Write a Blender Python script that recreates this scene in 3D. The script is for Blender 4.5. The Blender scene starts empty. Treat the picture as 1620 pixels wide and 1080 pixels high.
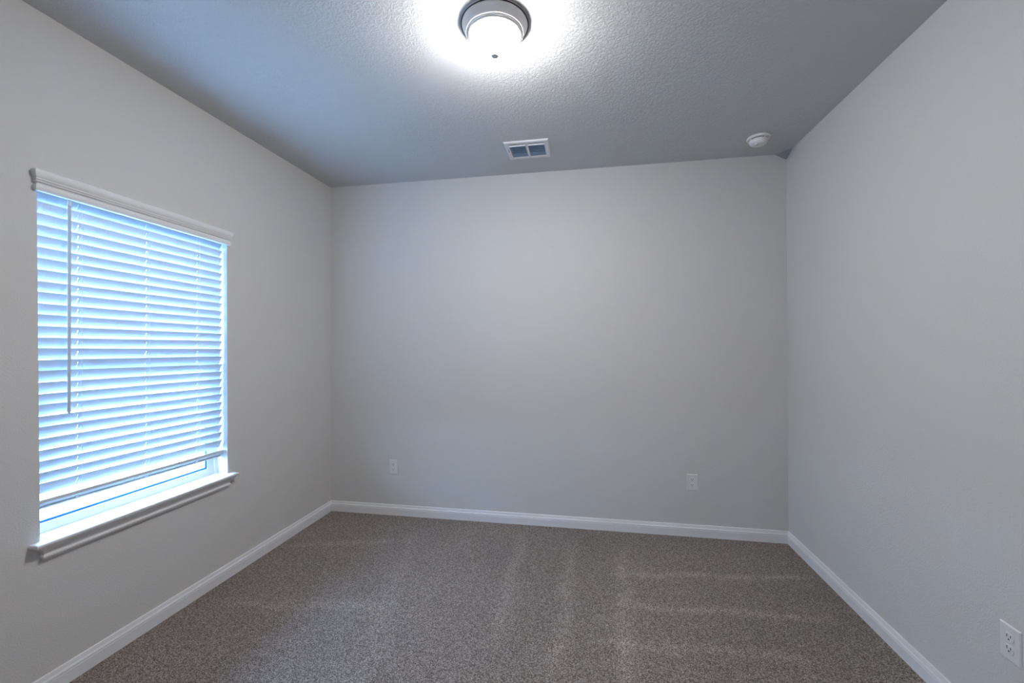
import bpy, bmesh, math
from mathutils import Vector, Matrix

S = bpy.context.scene
C = S.collection
PI = math.pi

# ------------------------------------------------------------------ camera
F_PX = 673.652
YAW, PITCH, ROLL = 0.17604, 0.00517, -0.003236
cam_d = bpy.data.cameras.new('camera')
cam_d.sensor_fit = 'HORIZONTAL'; cam_d.sensor_width = 36.0
cam_d.lens = F_PX / 1620 * 36.0
cam_d.clip_start = 0.02; cam_d.clip_end = 300
cam = bpy.data.objects.new('camera', cam_d); C.objects.link(cam)
fwd = Vector((-math.sin(YAW) * math.cos(PITCH), math.cos(YAW) * math.cos(PITCH), math.sin(PITCH)))
r = Vector((math.cos(YAW), math.sin(YAW), 0)); u = r.cross(fwd)
r2 = r * math.cos(ROLL) + u * math.sin(ROLL); u2 = -r * math.sin(ROLL) + u * math.cos(ROLL)
cam.matrix_world = Matrix(((r2.x, u2.x, -fwd.x, 2.1337), (r2.y, u2.y, -fwd.y, -3.2706),
                           (r2.z, u2.z, -fwd.z, 1.3968), (0, 0, 0, 1)))
S.camera = cam

# ------------------------------------------------------------------ world, exposure, lamp strength
S.view_settings.view_transform = 'Standard'; S.view_settings.look = 'None'
S.view_settings.gamma = 1.0; S.view_settings.use_curve_mapping = False
S.view_settings.exposure = 0.0
S.cycles.use_denoising = True
S.cycles.diffuse_bounces = 8
S.cycles.max_bounces = 14
LAMP_STRENGTH = 330.0
LAMP_COLOR = (1.0, 0.972, 0.938)
SKY_STRENGTH = 74.0
w = bpy.data.worlds.new('daylight'); S.world = w; w.use_nodes = True
nt = w.node_tree; bg = nt.nodes['Background']
tc = nt.nodes.new('ShaderNodeTexCoord'); sx = nt.nodes.new('ShaderNodeSeparateXYZ')
rm = nt.nodes.new('ShaderNodeValToRGB')
rm.color_ramp.elements[0].position = 0.0; rm.color_ramp.elements[0].color = (0.38, 0.655, 1.0, 1)
rm.color_ramp.elements[1].position = 1.0; rm.color_ramp.elements[1].color = (0.36, 0.63, 1.0, 1)
nt.links.new(tc.outputs['Generated'], sx.inputs[0]); nt.links.new(sx.outputs['Z'], rm.inputs['Fac'])
nt.links.new(rm.outputs['Color'], bg.inputs['Color']); sm = nt.nodes.new('ShaderNodeMapRange')                # the open sky is brighter well above the horizon
sm.inputs['From Min'].default_value = 0.05; sm.inputs['From Max'].default_value = 0.60
sm.inputs['To Min'].default_value = SKY_STRENGTH; sm.inputs['To Max'].default_value = SKY_STRENGTH * 2.5
nt.links.new(sx.outputs['Z'], sm.inputs['Value']); nt.links.new(sm.outputs['Result'], bg.inputs['Strength'])

# ------------------------------------------------------------------ room measures (metres)
W, H, D, T = 3.5096, 2.7203, 3.42, 0.20      # width, height, depth, wall thickness
OP = [(-1.9370, 0.604), (-1.0477, 0.604), (-1.0536, 2.035), (-1.9505, 2.035)]   # window opening corners (y, z)
OY0, OY1, SILL_Z, OZ1 = -1.9437, -1.0507, 0.622, 2.035

# ------------------------------------------------------------------ materials
def mat(name, col, rough=0.6, metal=0.0, bump=None, spec=0.5):
    m = bpy.data.materials.new(name); m.use_nodes = True
    n = m.node_tree.nodes; l = m.node_tree.links; b = n['Principled BSDF']
    b.inputs['Base Color'].default_value = (*col, 1); b.inputs['Roughness'].default_value = rough
    b.inputs['Metallic'].default_value = metal; b.inputs['Specular IOR Level'].default_value = spec
    t = n.new('ShaderNodeTexCoord')
    if bump:
        scale, dist, strength = bump
        no = n.new('ShaderNodeTexNoise'); no.inputs['Scale'].default_value = scale
        no.inputs['Detail'].default_value = 3.0; no.inputs['Roughness'].default_value = 0.55
        bp = n.new('ShaderNodeBump'); bp.inputs['Distance'].default_value = dist; bp.inputs['Strength'].default_value = strength
        l.new(t.outputs['Object'], no.inputs['Vector']); l.new(no.outputs['Fac'], bp.inputs['Height'])
        l.new(bp.outputs['Normal'], b.inputs['Normal'])
    return m

def wall_paint():
    m = mat('greige_wall_paint', (0.56, 0.548, 0.54), 0.75, bump=(170, 0.0022, 0.75), spec=0.3)
    n = m.node_tree.nodes; l = m.node_tree.links; b = n['Principled BSDF']
    t = [x for x in n if x.type == 'TEX_COORD'][0]
    big = n.new('ShaderNodeTexNoise'); big.inputs['Scale'].default_value = 1.3; big.inputs['Detail'].default_value = 2
    mx = n.new('ShaderNodeMix'); mx.data_type = 'RGBA'
    mx.inputs['A'].default_value = (0.60, 0.592, 0.584, 1); mx.inputs['B'].default_value = (0.62, 0.614, 0.608, 1)
    l.new(t.outputs['Object'], big.inputs['Vector']); l.new(big.outputs['Fac'], mx.inputs['Factor'])
    l.new(mx.outputs['Result'], b.inputs['Base Color'])
    return m

def ceiling_paint():
    m = bpy.data.materials.new('knockdown_ceiling_paint'); m.use_nodes = True
    n = m.node_tree.nodes; l = m.node_tree.links; b = n['Principled BSDF']
    b.inputs['Base Color'].default_value = (0.57, 0.57, 0.572, 1); b.inputs['Roughness'].default_value = 0.8
    b.inputs['Specular IOR Level'].default_value = 0.25
    t = n.new('ShaderNodeTexCoord')
    a = n.new('ShaderNodeTexNoise'); a.inputs['Scale'].default_value = 62; a.inputs['Detail'].default_value = 3.5
    a.inputs['Roughness'].default_value = 0.6; a.inputs['Distortion'].default_value = 0.9
    rp = n.new('ShaderNodeValToRGB'); rp.color_ramp.elements[0].position = 0.40; rp.color_ramp.elements[1].position = 0.60
    rp.color_ramp.interpolation = 'EASE'
    bp = n.new('ShaderNodeBump'); bp.inputs['Distance'].default_value = 0.0022; bp.inputs['Strength'].default_value = 0.55
    l.new(t.outputs['Object'], a.inputs['Vector']); l.new(a.outputs['Fac'], rp.inputs['Fac'])
    l.new(rp.outputs['Color'], bp.inputs['Height']); l.new(bp.outputs['Normal'], b.inputs['Normal'])
    return m

def carpet():
    m = bpy.data.materials.new('speckled_taupe_carpet'); m.use_nodes = True
    n = m.node_tree.nodes; l = m.node_tree.links; b = n['Principled BSDF']
    b.inputs['Roughness'].default_value = 1.0; b.inputs['Specular IOR Level'].default_value = 0.1
    b.inputs['Sheen Weight'].default_value = 0.15; b.inputs['Sheen Roughness'].default_value = 0.5
    t = n.new('ShaderNodeTexCoord')
    def math_(op, a, c=None, clamp=False):
        x = n.new('ShaderNodeMath'); x.operation = op; x.use_clamp = clamp
        for i, v in enumerate((a, c)):
            if v is None: continue
            if isinstance(v, (int, float)): x.inputs[i].default_value = v
            else: l.new(v, x.inputs[i])
        return x.outputs[0]
    def noise(scale, det=2.0, rough=0.5, vec=None):
        x = n.new('ShaderNodeTexNoise'); x.inputs['Scale'].default_value = scale; x.inputs['Detail'].default_value = det
        x.inputs['Roughness'].default_value = rough
        l.new(vec or t.outputs['Object'], x.inputs['Vector']); return x.outputs['Fac']
    fine = noise(260, 2.0, 0.6)
    vo = n.new('ShaderNodeTexVoronoi'); vo.inputs['Scale'].default_value = 300
    l.new(t.outputs['Object'], vo.inputs['Vector'])
    # yarn speckle: light and dark tufts
    rp = n.new('ShaderNodeValToRGB'); cr = rp.color_ramp
    cr.elements[0].position = 0.33; cr.elements[0].color = (0.070, 0.052, 0.044, 1)
    cr.elements[1].position = 0.68; cr.elements[1].color = (0.46, 0.405, 0.37, 1)
    e = cr.elements.new(0.50); e.color = (0.185, 0.150, 0.130, 1)
    sep = n.new('ShaderNodeSeparateColor'); l.new(vo.outputs['Color'], sep.inputs[0])
    mixf = math_('ADD', math_('MULTIPLY', fine, 0.62), math_('MULTIPLY', sep.outputs[0], 0.38))
    l.new(mixf, rp.inputs['Fac'])
    # vacuum tracks: pile brushed the other way reads paler
    xyz = n.new('ShaderNodeSeparateXYZ'); l.new(t.outputs['Object'], xyz.inputs[0])
    X, Y = xyz.outputs[0], xyz.outputs[1]
    wob = math_('MULTIPLY', math_('SUBTRACT', noise(2.2, 2), 0.5), 0.14)
    def track(x0, y0, x1, y1, wd, amp):
        dx, dy = x1 - x0, y1 - y0; L = math.hypot(dx, dy); dx /= L; dy /= L
        px = math_('SUBTRACT', math_('ADD', X, wob), x0); py = math_('SUBTRACT', math_('ADD', Y, wob), y0)
        s_ = math_('ADD', math_('MULTIPLY', px, dx), math_('MULTIPLY', py, dy))
        d_ = math_('ADD', math_('MULTIPLY', px, -dy), math_('MULTIPLY', py, dx))
        g = math_('SUBTRACT', 1.0, math_('DIVIDE', math_('ABSOLUTE', d_), wd), True)
        q = math_('SUBTRACT', 1.0, math_('DIVIDE', math_('ABSOLUTE', math_('SUBTRACT', s_, L / 2)), L / 2 + 0.1), True)
        q = math_('MULTIPLY', q, 3.0, True)
        return math_('MULTIPLY', math_('MULTIPLY', math_('POWER', g, 1.2), q), amp)
    tot = None
    for tr in TRACKS:
        v = track(*tr); tot = v if tot is None else math_('ADD', tot, v)
    patch = noise(16, 3, 0.7)
    tot = math_('MULTIPLY', tot, math_('ADD', math_('MULTIPLY', patch, 2.2), -0.35, True))
    soft = math_('MULTIPLY', math_('SUBTRACT', noise(1.1, 3, 0.6), 0.5), 0.55)
    gain = math_('ADD', math_('ADD', tot, soft), 1.0)
    ml = n.new('ShaderNodeVectorMath'); ml.operation = 'SCALE'
    l.new(rp.outputs['Color'], ml.inputs[0]); l.new(gain, ml.inputs['Scale'])
    l.new(ml.outputs[0], b.inputs['Base Color'])
    bp = n.new('ShaderNodeBump'); bp.inputs['Distance'].default_value = 0.006; bp.inputs['Strength'].default_value = 0.8
    l.new(mixf, bp.inputs['Height']); l.new(bp.outputs['Normal'], b.inputs['Normal'])
    return m

# worn / brushed lines on the carpet: x0, y0, x1, y1, half width, strength
TRACKS = [
    (2.36, -0.35, 2.28, -1.60, 0.075, 0.45),
    (2.02, -0.30, 1.98, -1.50, 0.075, 0.35),
    (1.66, -0.25, 1.70, -1.30, 0.075, 0.35),
    (2.35, -0.60, 3.40, -0.48, 0.050, 0.50),
    (2.30, -0.92, 3.30, -0.86, 0.050, 0.50),
    (2.25, -1.22, 3.10, -1.20, 0.060, 0.40),
    (2.00, -1.55, 2.90, -1.45, 0.070, 0.35),
    (0.10, -0.62, 0.80, -0.42, 0.050, 0.35),
    (0.20, -1.28, 1.05, -1.12, 0.060, 0.35),
    (0.85, -0.25, 1.20, -1.60, 0.080, 0.20),
]

M_WALL = wall_paint(); M_CEIL = ceiling_paint(); M_CARPET = carpet()
M_TRIM = mat('white_semigloss_trim', (0.74, 0.745, 0.76), 0.38)
M_BLIND = mat('white_faux_wood', (0.80, 0.81, 0.83), 0.45)
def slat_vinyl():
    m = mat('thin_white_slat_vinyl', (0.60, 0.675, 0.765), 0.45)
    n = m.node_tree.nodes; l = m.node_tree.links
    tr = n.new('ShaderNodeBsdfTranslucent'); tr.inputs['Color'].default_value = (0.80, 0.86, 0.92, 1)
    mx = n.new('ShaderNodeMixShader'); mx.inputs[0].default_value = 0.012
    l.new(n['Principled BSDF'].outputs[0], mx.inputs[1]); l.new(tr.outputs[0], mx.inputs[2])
    l.new(mx.outputs[0], n['Material Output'].inputs['Surface'])
    return m
M_SLAT = slat_vinyl()
M_RAIL = mat('white_blind_rail_vinyl', (0.50, 0.495, 0.49), 0.4)
M_VINYL = mat('white_window_vinyl', (0.80, 0.81, 0.82), 0.4)
M_GASKET = mat('blue_window_film_edge', (0.004, 0.13, 0.42), 0.6)
M_PLAST = mat('white_outlet_plastic', (0.70, 0.70, 0.71), 0.35)
M_DETECT = mat('white_detector_plastic', (0.78, 0.78, 0.80), 0.4)
M_DARK = mat('dark_slot', (0.02, 0.02, 0.022), 0.8)
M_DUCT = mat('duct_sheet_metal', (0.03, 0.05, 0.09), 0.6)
M_VENT = mat('white_enamel_register', (0.72, 0.72, 0.74), 0.35)
M_BLADE_SHADE = mat('shaded_register_blade', (0.26, 0.35, 0.46), 0.4)  # blue grey puts the shade inside the register into the louvre colour
M_NICKEL = mat('brushed_nickel', (0.86, 0.86, 0.87), 0.34, 0.35)
M_FINIAL = mat('satin_finial', (0.72, 0.72, 0.72), 0.4, 0.2)
M_CORD = mat('white_cord', (0.82, 0.83, 0.86), 0.8)
M_WAND = mat('translucent_grey_wand_plastic', (0.60, 0.61, 0.64), 0.3)
M_CAULK = mat('blue_grey_caulk', (0.36, 0.39, 0.44), 0.9)
M_GROUND = mat('dry_ground', (0.105, 0.105, 0.10), 0.9, bump=(20, 0.01, 0.4))

def emit(name, col, strength):
    m = bpy.data.materials.new(name); m.use_nodes = True
    n = m.node_tree.nodes; l = m.node_tree.links; b = n['Principled BSDF']
    b.inputs['Base Color'].default_value = (0.85, 0.85, 0.85, 1)
    b.inputs['Emission Color'].default_value = (*col, 1); b.inputs['Emission Strength'].default_value = strength
    return m
M_BOWL = emit('lit_frosted_glass', LAMP_COLOR, LAMP_STRENGTH)
def bowl_glow(m):
    # the bulbs sit low in the bowl: the glass right under the metal rim glows less
    n = m.node_tree.nodes; l = m.node_tree.links
    t = n.new('ShaderNodeTexCoord'); x = n.new('ShaderNodeSeparateXYZ'); r_ = n.new('ShaderNodeMapRange')
    r_.inputs['From Min'].default_value = -0.040; r_.inputs['From Max'].default_value = -0.100
    r_.inputs['To Min'].default_value = LAMP_STRENGTH * 0.12; r_.inputs['To Max'].default_value = LAMP_STRENGTH
    l.new(t.outputs['Object'], x.inputs[0]); l.new(x.outputs['Z'], r_.inputs['Value'])
    l.new(r_.outputs['Result'], n['Principled BSDF'].inputs['Emission Strength'])
bowl_glow(M_BOWL)

def glass():
    m = bpy.data.materials.new('window_pane_glass'); m.use_nodes = True
    n = m.node_tree.nodes; l = m.node_tree.links; n.remove(n['Principled BSDF'])
    tr = n.new('ShaderNodeBsdfTransparent'); tr.inputs['Color'].default_value = (0.93, 0.97, 1.0, 1)
    gl = n.new('ShaderNodeBsdfGlossy'); gl.inputs['Roughness'].default_value = 0.02
    fr = n.new('ShaderNodeFresnel'); ge = n.new('ShaderNodeNewGeometry'); ir = n.new('ShaderNodeMapRange')
    ir.inputs['To Min'].default_value = 1.45; ir.inputs['To Max'].default_value = 1 / 1.45
    l.new(ge.outputs['Backfacing'], ir.inputs['Value']); l.new(ir.outputs['Result'], fr.inputs['IOR'])
    mx = n.new('ShaderNodeMixShader')
    l.new(fr.outputs[0], mx.inputs[0]); l.new(tr.outputs[0], mx.inputs[1]); l.new(gl.outputs[0], mx.inputs[2])
    l.new(mx.outputs[0], n['Material Output'].inputs['Surface'])
    return m
M_GLASS = glass()

# ------------------------------------------------------------------ helpers
def obj(name, bm, m, parent=None, loc=(0, 0, 0), rot=(0, 0, 0), smooth=False, bevel=0):
    me = bpy.data.meshes.new(name)
    bmesh.ops.recalc_face_normals(bm, faces=bm.faces)
    bm.to_mesh(me); bm.free()
    if smooth:
        me.shade_smooth(); me.set_sharp_from_angle(angle=math.radians(35))
    me.materials.append(m)
    o = bpy.data.objects.new(name, me); C.objects.link(o)
    o.location = loc; o.rotation_euler = rot
    if parent: o.parent = parent
    if bevel:
        b = o.modifiers.new('bevel', 'BEVEL'); b.width = bevel; b.segments = 2; b.limit_method = 'ANGLE'
        b.angle_limit = math.radians(40)
    return o

def box(bm, x0, y0, z0, x1, y1, z1):
    v = [bm.verts.new((x, y, z)) for z in (z0, z1) for y in (y0, y1) for x in (x0, x1)]
    for f in ((0, 1, 3, 2), (4, 6, 7, 5), (0, 4, 5, 1), (2, 3, 7, 6), (0, 2, 6, 4), (1, 5, 7, 3)):
        bm.faces.new([v[i] for i in f])

def boxes(*bs):
    bm = bmesh.new()
    for b in bs: box(bm, *b)
    return bm

def lathe(prof, seg=64, close=False):
    bm = bmesh.new(); rings = []
    for (rr, z) in prof:
        if rr < 1e-6: rings.append([bm.verts.new((0, 0, z))])
        else: rings.append([bm.verts.new((rr * math.cos(2 * PI * i / seg), rr * math.sin(2 * PI * i / seg), z)) for i in range(seg)])
    pairs = list(zip(rings, rings[1:]))
    if close: pairs.append((rings[-1], rings[0]))
    for a, b in pairs:
        for i in range(seg):
            j = (i + 1) % seg
            if len(a) == 1 and len(b) == 1: continue
            if len(a) == 1: bm.faces.new((a[0], b[i], b[j]))
            elif len(b) == 1: bm.faces.new((a[i], a[j], b[0]))
            else: bm.faces.new((a[i], a[j], b[j], b[i]))
    return bm

def tube(bm, p0, p1, rad, seg=8):
    p0 = Vector(p0); p1 = Vector(p1); d = (p1 - p0).normalized()
    a = d.orthogonal().normalized(); b = d.cross(a)
    R = [[bm.verts.new(p + a * rad * math.cos(2 * PI * i / seg) + b * rad * math.sin(2 * PI * i / seg)) for i in range(seg)] for p in (p0, p1)]
    for i in range(seg):
        j = (i + 1) % seg; bm.faces.new((R[0][i], R[0][j], R[1][j], R[1][i]))
    bm.faces.new(R[0][::-1]); bm.faces.new(R[1])

def slab_with_hole(outer, hole, a0, a1, axes):
    """outer and hole are four corners (p, q) in the same order; the slab runs a0..a1 along the third axis"""
    bm = bmesh.new()
    def V(p, q, a):
        c = [0, 0, 0]; c[axes[0]] = p; c[axes[1]] = q; c[axes[2]] = a; return bm.verts.new(c)
    o0 = [V(*c, a0) for c in outer]; o1 = [V(*c, a1) for c in outer]
    h0 = [V(*c, a0) for c in hole]; h1 = [V(*c, a1) for c in hole]
    for i in range(4):
        j = (i + 1) % 4
        bm.faces.new((o0[i], o0[j], h0[j], h0[i])); bm.faces.new((o1[i], h1[i], h1[j], o1[j]))
        bm.faces.new((h0[i], h0[j], h1[j], h1[i])); bm.faces.new((o0[i], o1[i], o1[j], o0[j]))
    return bm

def tag(o, label, cat, group=None, kind=None):
    o['label'] = label; o['category'] = cat
    if group: o['group'] = group
    if kind: o['kind'] = kind
    return o

def thing(name, label, cat, loc=(0, 0, 0), rot=(0, 0, 0), group=None, kind=None):
    o = bpy.data.objects.new(name, None); o.empty_display_size = 0.05; C.objects.link(o)
    o.location = loc; o.rotation_euler = rot
    return tag(o, label, cat, group, kind)

def mould(prof, y0, y1, mitre=(0, 0), ret=False):
    """profile (x, z) swept along y; with ret the ends turn back to the wall in mitred returns"""
    bm = bmesh.new()
    A = [bm.verts.new((x, y0 + mitre[0] * x, z)) for x, z in prof]
    B = [bm.verts.new((x, y1 + mitre[1] * x, z)) for x, z in prof]
    n = len(prof)
    for i in range(n - (1 if ret else 0)):
        j = (i + 1) % n; bm.faces.new((A[i], A[j], B[j], B[i]))
    if ret:
        for K in (A, B):
            wv = [bm.verts.new((0, v.co.y, v.co.z)) for v in K]
            for i in range(n - 1):
                if (K[i].co - wv[i].co).length < 1e-6 and (K[i + 1].co - wv[i + 1].co).length < 1e-6: continue
                try: bm.faces.new((K[i], K[i + 1], wv[i + 1], wv[i]))
                except ValueError: pass
        bmesh.ops.remove_doubles(bm, verts=bm.verts, dist=1e-6)
    else:
        bm.faces.new(A); bm.faces.new(B)
    return bm

# ------------------------------------------------------------------ room shell
tag(obj('floor', boxes((-T, -D - T, -0.12, W + T, T, 0)), M_CARPET), 'speckled taupe brown carpet covering the whole floor', 'carpet', kind='structure')
VX0, VX1, VY0, VY1 = 1.590, 1.888, -0.534, -0.272            # ceiling register outline
VM = 0.026
ceil_bm = slab_with_hole([(-T, -D - T), (W + T, -D - T), (W + T, T), (-T, T)],
                         [(VX0 + VM, VY0 + VM), (VX1 - VM, VY0 + VM), (VX1 - VM, VY1 - VM), (VX0 + VM, VY1 - VM)], H, H + 0.16, (0, 1, 2))
tag(obj('ceiling', ceil_bm, M_CEIL), 'pale grey textured ceiling with a knockdown finish', 'ceiling', kind='structure')
tag(obj('wall_back', boxes((-T, 0, 0, W + T, T, H)), M_WALL), 'plain greige far wall facing the viewer', 'wall', kind='structure')
tag(obj('wall_right', boxes((W, -D, 0, W + T, 0, H)), M_WALL), 'plain greige wall on the right', 'wall', kind='structure')
tag(obj('wall_front', boxes((-T, -D - T, 0, W + T, -D, H)), M_WALL), 'plain greige wall behind the viewer', 'wall', kind='structure')
left_bm = slab_with_hole([(-D, 0), (0, 0), (0, H), (-D, H)], OP, 0, -T, (1, 2, 0))
tag(obj('wall_left', left_bm, M_WALL), 'greige wall on the left with the window opening', 'wall', kind='structure')

BP = [(0, 0), (.0145, 0), (.0145, .050), (.0128, .0515), (.0128, .0535), (.0145, .055), (.0142, .060), (.0118, .064),
      (.0092, .068), (.0088, .0725), (.0075, .077), (.0068, .0815), (.0050, .084), (0, .084)]
def baseboard(side, length, loc, rz, label):
    o = obj('baseboard_' + side, mould(BP, 0, length, (1, -1)), M_TRIM, loc=loc, rot=(0, 0, rz))
    tag(o, label, 'baseboard', kind='structure')
baseboard('left', D, (0, -D, 0), 0, 'white moulded baseboard along the left wall below the window')
baseboard('back', W, (0, 0, 0), -PI / 2, 'white moulded baseboard along the far wall')
baseboard('right', D, (W, 0, 0), PI, 'white moulded baseboard along the right wall')
baseboard('front', W, (W, -D, 0), PI / 2, 'white moulded baseboard along the wall behind the viewer')

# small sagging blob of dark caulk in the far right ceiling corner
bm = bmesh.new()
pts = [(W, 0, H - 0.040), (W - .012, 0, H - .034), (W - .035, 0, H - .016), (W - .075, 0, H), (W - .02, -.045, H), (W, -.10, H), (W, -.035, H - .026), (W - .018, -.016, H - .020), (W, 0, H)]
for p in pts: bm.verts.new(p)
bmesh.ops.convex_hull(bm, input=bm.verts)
tag(obj('trim_corner', bm, M_CAULK, smooth=True), 'blue grey smear of caulk in the far right ceiling corner', 'caulk', kind='structure')

# ------------------------------------------------------------------ window
win = thing('window_1', 'white vinyl single hung window in the left wall behind the blind', 'window', (-0.072, (OY0 + OY1) / 2, SILL_Z), kind='structure')
wy0, wy1 = OY0 - win.location.y - 0.022, OY1 - win.location.y + 0.006
wz0, wz1 = -0.006, OZ1 - SILL_Z - 0.02
FW = 0.020
def ring(y0, z0, y1, z1, wdt, x0, x1):
    return slab_with_hole([(y0, z0), (y1, z0), (y1, z1), (y0, z1)], [(y0 + wdt, z0 + wdt), (y1 - wdt, z0 + wdt), (y1 - wdt, z1 - wdt), (y0 + wdt, z1 - wdt)], x0, x1, (1, 2, 0))
obj('window_frame', ring(wy0, wz0 - .013, wy1, wz1, FW, 0, -0.085), M_VINYL, win, bevel=0.0015)
mid = (wz0 + wz1) / 2 - 0.02
a0, a1 = wy0 + FW, wy1 - FW
ls = obj('lower_sash', ring(a0, wz0 + FW - .013, a1, mid + 0.02, 0.042, -0.010, -0.042), M_VINYL, win, bevel=0.003)
obj('window_pane', boxes((-0.028, a0 + 0.03, wz0 + FW + 0.017, -0.024, a1 - 0.03, mid - 0.010)), M_GLASS, ls)
obj('pane_gasket', ring(a0 + 0.0400, wz0 + FW + 0.0270, a1 - 0.0400, mid - 0.0200, 0.0120, -0.0135, -0.019), M_GASKET, ls)
obj('sash_lock', boxes((-0.009, -0.03, mid + 0.021, -0.036, 0.03, mid + 0.027), (-0.012, -0.008, mid + 0.027, -0.030, 0.022, mid + 0.034)), M_VINYL, ls, bevel=0.002)
us = obj('upper_sash', ring(a0, mid - 0.018, a1, wz1 - FW, 0.034, -0.046, -0.076), M_VINYL, win, bevel=0.003)
obj('window_pane', boxes((-0.062, a0 + 0.028, mid + 0.010, -0.058, a1 - 0.028, wz1 - FW - 0.028)), M_GLASS, us)

# stool (inner sill) and apron: sit in the opening and lap onto the wall
sill = thing('trim_sill', 'white window sill with moulded apron lit by daylight', 'window sill', (0, (OY0 + OY1) / 2, SILL_Z), kind='structure')
yc = sill.location.y
SP = [(0, 0.0), (.040, 0.0), (.0445, -.002), (.047, -.006), (.0465, -.011), (.043, -.0155), (.038, -.018), (0, -.018)]
bm = mould(SP, -1.940 - yc, -1.044 - yc, (-0.75, 0.75), ret=True)
box(bm, -0.072, OY0 - yc + 0.0075, -0.018, 0.001, OY1 - yc + 0.002, 0)
obj('stool', bm, M_TRIM, sill, smooth=True)
AP = [(0, -.018), (.043, -.018), (.0400, -.022), (.032, -.029), (.0245, -.037), (.0190, -.046), (.0175, -.053), (.0185, -.0535),
      (.0185, -.0555), (.0215, -.057), (.0225, -.061), (.0210, -.066), (.0175, -.069), (.0135, -.0705), (.0125, -.076), (0, -.076)]
obj('apron', mould(AP, -1.918 - yc, -1.067 - yc, (-1, 1), ret=True), M_TRIM, sill, smooth=True)

# ------------------------------------------------------------------ blind
SX = -0.037                                              # middle of the slats, measured from the wall face
blind = thing('window_blind', 'white faux wood venetian blind hanging closed almost to the sill', 'window blind', (SX, (OY0 + OY1) / 2, 2.03))
SKEW = -0.0135                                           # the blind hangs a little lower towards the far end
by, bz = blind.location.y, blind.location.z
TH = math.radians(65.5); CH, THK = 0.0505, 0.0022
EDGE_TOP, EDGE_BOT = 1.9660, 0.8350                      # room-side edge heights of the first and last counted slats
PITCH_S = (EDGE_TOP - EDGE_BOT) / 25
sy0, sy1 = OY0 - by + 0.009, OY1 - by - 0.009
HOLES = [-1.790 - by, -1.500 - by, -1.219 - by]
bm = bmesh.new()
hw, hl = 0.0010, 0.0125
box(bm, hl, sy0, -THK / 2, CH / 2, sy1, THK / 2); box(bm, -CH / 2, sy0, -THK / 2, -hl, sy1, THK / 2)
cuts = [sy0] + [c for h in HOLES for c in (h - hw, h + hw)] + [sy1]
for i in range(0, len(cuts), 2): box(bm, -hl, cuts[i], -THK / 2, hl, cuts[i + 1], THK / 2)
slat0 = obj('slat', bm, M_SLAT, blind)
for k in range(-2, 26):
    o = slat0 if k == -2 else slat0.copy()
    if k > -2: C.objects.link(o); o.parent = blind
    ez = EDGE_BOT + (25 - k) * PITCH_S
    o.location = (0, 0, ez - CH / 2 * math.sin(TH) - bz)
    o.rotation_mode = 'ZYX'
    o.rotation_euler = (SKEW + math.radians(0.10 * ((k * 7) % 5 - 2)), -TH + math.radians(0.35 * ((k * 5) % 4 - 1.5)), 0)
# head rail behind the valance
obj('head_rail', boxes((-0.028, sy0, 2.008 - bz, 0.028, sy1, 2.026 - bz)), M_RAIL, blind, rot=(SKEW, 0, 0), bevel=0.002)
# valance with returns, fixed on the wall face over the opening
VP = [(0, .087), (.015, .087), (.0205, .0845), (.0245, .079), (.0258, .071), (.0245, .062), (.0205, .0540), (.0155, .0500),
      (.0150, .0490), (.0190, .0480), (.0205, .0455), (.0190, .0425), (.0155, .0412), (.0150, .0405), (.0190, .0395), (.0205, .0370), (.0190, .0340), (.0150, .0322),
      (.0115, .0300), (.0110, .0275), (.0155, .0250), (.0195, .0180), (.0195, .0090), (.0165, .0030), (.0130, 0), (0, 0)]
obj('valance', mould(VP, -1.945 - by, -1.058 - by, (-1, 1), ret=True), M_TRIM, blind, loc=(-SX, 0, 1.9985 - bz), rot=(SKEW, 0, 0), smooth=True)
# bottom rail, grooved underside turned towards the room
RA = math.radians(46); rx = CH / 2
rp = [(-rx, -.004), (-rx + .003, -.008), (-.010, -.008), (-.009, -.0035), (.008, -.0035), (.010, -.008), (rx - .003, -.008), (rx, -.004),
      (rx, .005), (rx - .003, .008), (-rx + .003, .008), (-rx, .005)]
rail = obj('bottom_rail', mould(rp, sy0 - .002, sy1 + .002), M_RAIL, blind, loc=(0.0, 0, 0.7500 - bz), rot=(SKEW * 0.8, -RA, 0))
rail.rotation_mode = 'ZYX'
for h in HOLES:
    obj('cord_button', lathe([(0, -.0095), (.004, -.0095), (.0065, -.008), (.007, -.0035), (0, -.0035)], 20), M_CORD, rail, loc=(0, h, 0), smooth=True)
obj('rail_end_cap', boxes((-rx, sy1 + .002, -.008, rx, sy1 + .004, .008)), M_WAND, rail)
# ladders: front and rear strings with a rung under every slat
for h in HOLES:
    bm = bmesh.new()
    xf = CH / 2 * math.cos(TH) + .0022
    tube(bm, (xf, h + .010, 1.985 - bz), (xf + .004, h + .010, 0.768 - bz), .0006, 6)
    tube(bm, (-xf, h + .010, 1.985 - bz), (-xf, h + .010, 0.740 - bz), .0006, 6)
    tube(bm, (0.0, h, 1.985 - bz), (0.0, h, 0.760 - bz), .0008, 6)
    for k in range(-1, 26):
        ez = EDGE_BOT + (25 - k) * PITCH_S - bz + h * SKEW
        n_ = .0026
        tube(bm, (xf, h + .010, ez - .001), (-xf + .003, h + .010, ez - CH * math.sin(TH) - .001), .0005, 5)
    obj('ladder_cord', bm, M_CORD, blind)
# tilt wand
bm = bmesh.new(); tube(bm, (0, 0, 0), (0, 0, -0.875), .0058, 6)
tube(bm, (0, 0, -0.875), (0, 0, -0.882), .0045, 6)
wand = obj('tilt_wand', bm, M_WAND, blind, loc=(0.030, -1.838 - by, 1.992 - bz), rot=(0, 0, 0))
bm = bmesh.new(); tube(bm, (0, 0, 0.012), (0, 0, -0.010), .0068, 8)
obj('wand_sleeve', bm, M_BLIND, wand)

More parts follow.
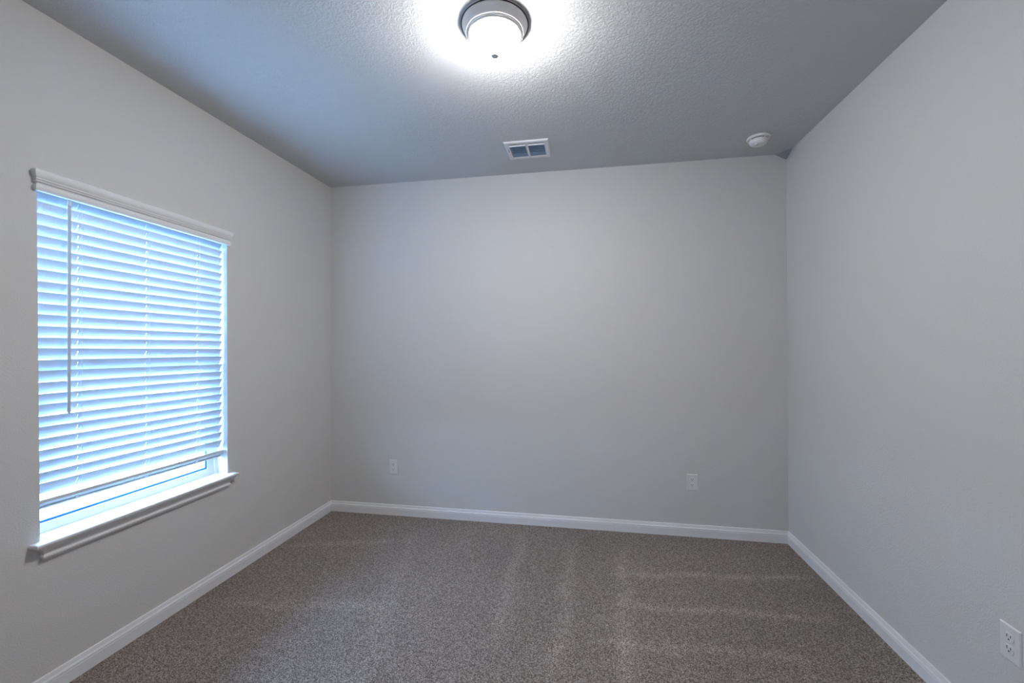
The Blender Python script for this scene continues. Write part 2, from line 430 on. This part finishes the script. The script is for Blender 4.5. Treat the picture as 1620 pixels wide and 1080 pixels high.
# ------------------------------------------------------------------ ceiling lamp
lamp = thing('ceiling_lamp', 'round flush mount ceiling lamp with brushed nickel ring and lit frosted bowl', 'ceiling lamp', (1.760, -1.552, H))
obj('canopy_ring', lathe([(0, 0), (.1385, 0), (.1392, -.005), (.1370, -.007), (.1350, -.009), (.1350, -.012), (.1335, -.015), (.1255, -.029),
    (.1205, -.037), (.1195, -.041), (.1145, -.0425), (.1135, -.0470), (.1100, -.0485), (.1090, -.0530), (.1055, -.0545), (.1025, -.0520), (.1025, -.004), (0, -.004)], 96), M_NICKEL, lamp, smooth=True)
obj('shade_band', lathe([(.1392, -.0050), (.1402, -.0062), (.1402, -.0082), (.1365, -.0082), (.1365, -.0050)], 96, True), M_DARK, lamp, smooth=True)
R0 = .1000; DZ = .070
prof = [(R0, -.040), (R0, -.050)]
for i in range(1, 25):
    a = PI / 2 * i / 24
    prof.append((R0 * math.cos(a) ** 0.80 if i < 24 else 0.0, -.050 - DZ * math.sin(a)))
bowl = obj('glass_bowl', lathe(prof, 72), M_BOWL, lamp, smooth=True)
obj('finial', lathe([(0, -.1185), (.0045, -.1185), (.0045, -.1230), (.0100, -.1235), (.0150, -.1260), (.0168, -.1300), (.0158, -.1345), (.0110, -.1385), (.0060, -.1400), (0, -.1405)], 32), M_FINIAL, lamp, smooth=True)

# ------------------------------------------------------------------ ceiling register
vx, vy = (VX0 + VX1) / 2, (VY0 + VY1) / 2
vent = thing('ceiling_vent', 'white metal ceiling vent with dark louvres near the far wall', 'air vent', (vx, vy, H))
hx, hy = (VX1 - VX0) / 2, (VY1 - VY0) / 2
bm = bmesh.new()
def R4(x, y, z): return [bm.verts.new(p) for p in ((-x, -y, z), (x, -y, z), (x, y, z), (-x, y, z))]
IX, IY = hx - .032, hy - .030
rings = [R4(hx, hy, 0), R4(hx, hy, -.0015), R4(hx - .007, hy - .007, -.009), R4(IX, IY, -.009), R4(IX, IY, .02), R4(IX + .004, IY + .004, .02), R4(IX + .004, IY + .004, 0)]
for a, b in zip(rings, rings[1:] + rings[:1]):
    for i in range(4):
        j = (i + 1) % 4; bm.faces.new((a[i], a[j], b[j], b[i]))
fr = obj('register_frame', bm, M_VENT, vent, bevel=0.0008)
obj('centre_bar', boxes((-.008, -IY, -.009, .008, IY, .001)), M_VENT, vent)
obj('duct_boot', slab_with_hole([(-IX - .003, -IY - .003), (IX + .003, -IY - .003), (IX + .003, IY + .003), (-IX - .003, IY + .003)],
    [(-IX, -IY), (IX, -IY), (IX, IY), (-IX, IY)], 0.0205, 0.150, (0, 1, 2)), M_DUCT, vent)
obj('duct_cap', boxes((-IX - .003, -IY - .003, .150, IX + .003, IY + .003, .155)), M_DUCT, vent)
NL = 9
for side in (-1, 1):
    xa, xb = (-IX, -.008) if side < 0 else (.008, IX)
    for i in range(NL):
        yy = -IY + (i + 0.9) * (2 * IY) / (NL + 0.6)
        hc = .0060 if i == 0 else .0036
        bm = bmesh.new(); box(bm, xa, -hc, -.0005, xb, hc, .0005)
        obj('louvre', bm, M_VENT if i == 0 else M_BLADE_SHADE, vent, loc=(0, yy, -.0080 if i == 0 else -.0035), rot=(math.radians(-62 if i == 0 else -40), 0, 0))  # first louvre in plain enamel, the others with shade painted into their colour
lv = obj('damper_lever', boxes((-.003, -.008, -.018, .003, .008, -.009)), M_VENT, vent, loc=(-IX - .012, .02, 0), bevel=.001)
obj('lever_slot', boxes((-.0015, -.022, -.0094, .0015, .022, -.0088)), M_DARK, vent, loc=(-IX - .012, -.012, 0))
for sgn in (-1, 1):
    obj('screw', lathe([(0, -.0112), (.003, -.0108), (.0042, -.009), (0, -.009)], 16), M_VENT, vent, loc=(sgn * (hx - .018), .055 * sgn, 0), smooth=True)

# ------------------------------------------------------------------ smoke detector
det = thing('smoke_detector', 'round white smoke detector on the ceiling near the right wall', 'smoke detector', (3.222, -.300, H))
obj('mounting_base', lathe([(0, 0), (.066, 0), (.0695, -.004), (.0700, -.010), (.0665, -.0155), (.058, -.0175), (0, -.0175)], 64), M_DETECT, det, smooth=True)
obj('sensing_slot', lathe([(0, -.0175), (.053, -.0175), (.053, -.0225), (0, -.0225)], 64), M_DARK, det, smooth=True)
obj('cover', lathe([(0, -.0215), (.0555, -.0215), (.0560, -.028), (.0525, -.038), (.044, -.0470), (.030, -.0530), (0, -.0560)], 64), M_DETECT, det, smooth=True)
obj('test_button', lathe([(.0125, -.0440), (.0125, -.0545), (.0100, -.0575), (.008, -.0545), (0, -.0535)], 32), M_DETECT, det, loc=(-.018, -.022, 0), smooth=True)
for k in range(4):
    a = math.radians(20 + 90 * k)
    obj('slot_rib', boxes((.0500, -.004, -.0222, .0565, .004, -.0172)), M_DETECT, det, rot=(0, 0, a))

# ------------------------------------------------------------------ outlets
def outlet(label, loc, rz, group):
    """local: plate in the xz plane, facing -y"""
    t = thing('power_outlet', label, 'power outlet', loc, (0, 0, rz), group)
    pw, ph = .0365, .0585
    bm = bmesh.new()
    pr = [(pw, ph, 0), (pw, ph, .0022), (pw - .0035, ph - .0035, .0055)]
    rr = [[bm.verts.new(p) for p in ((-x, -y, -z), (x, -y, -z), (x, -y, z), (-x, -y, z))] for x, z, y in [(a, b, c) for a, b, c in pr]]
    for a, b in zip(rr, rr[1:]):
        for i in range(4):
            j = (i + 1) % 4; bm.faces.new((a[i], a[j], b[j], b[i]))
    bm.faces.new(rr[-1]); bm.faces.new(rr[0][::-1])
    obj('cover_plate', bm, M_PLAST, t)
    for s in (-1, 1):
        zc = s * .0195
        bm = bmesh.new(); N = 40; a_, b_ = [], []
        for i in range(N):
            an = 2 * PI * i / N
            x = .0172 * math.cos(an); z = max(-.0138, min(.0138, .0172 * math.sin(an)))
            a_.append(bm.verts.new((x, -.0050, z + zc))); b_.append(bm.verts.new((x * .95, -.0078, z * .95 + zc)))
        for i in range(N):
            j = (i + 1) % N; bm.faces.new((a_[i], a_[j], b_[j], b_[i]))
        bm.faces.new(b_); bm.faces.new(a_[::-1])
        rc = obj('receptacle', bm, M_PLAST, t)
        for (xx, zz, w_, h_) in ((-.0063, .0042, .0013, .0048), (.0063, .0042, .0013, .0040)):
            obj('slot', boxes((xx - w_, -.0080, zc + zz - h_, xx + w_, -.0077, zc + zz + h_)), M_DARK, rc)
        g = lathe([(0, 0), (.0027, 0), (.0027, .0003), (0, .0003)], 20)
        obj('ground_hole', g, M_DARK, rc, loc=(0, -.0077, zc - .0064), rot=(PI / 2, 0, 0))
    obj('screw', lathe([(0, 0), (.0030, 0), (.0024, .0010), (0, .0012)], 20), M_PLAST, t, loc=(0, -.0055, 0), rot=(PI / 2, 0, 0), smooth=True)
    return t
outlet('white duplex power outlet low on the far wall, nearer the window', (.5635, 0, .3915), 0, 'power outlets')
outlet('white duplex power outlet low on the far wall, nearer the right corner', (2.874, 0, .3897), 0, 'power outlets')
outlet('white duplex power outlet low on the right wall close to the viewer', (W, -1.590, .4000), -PI / 2, 'power outlets')

# ------------------------------------------------------------------ outdoors
tag(obj('ground', boxes((-40, -40, -0.45, -T - 0.02, 40, -0.35)), M_GROUND), 'pale ground outside the window', 'ground', kind='structure')
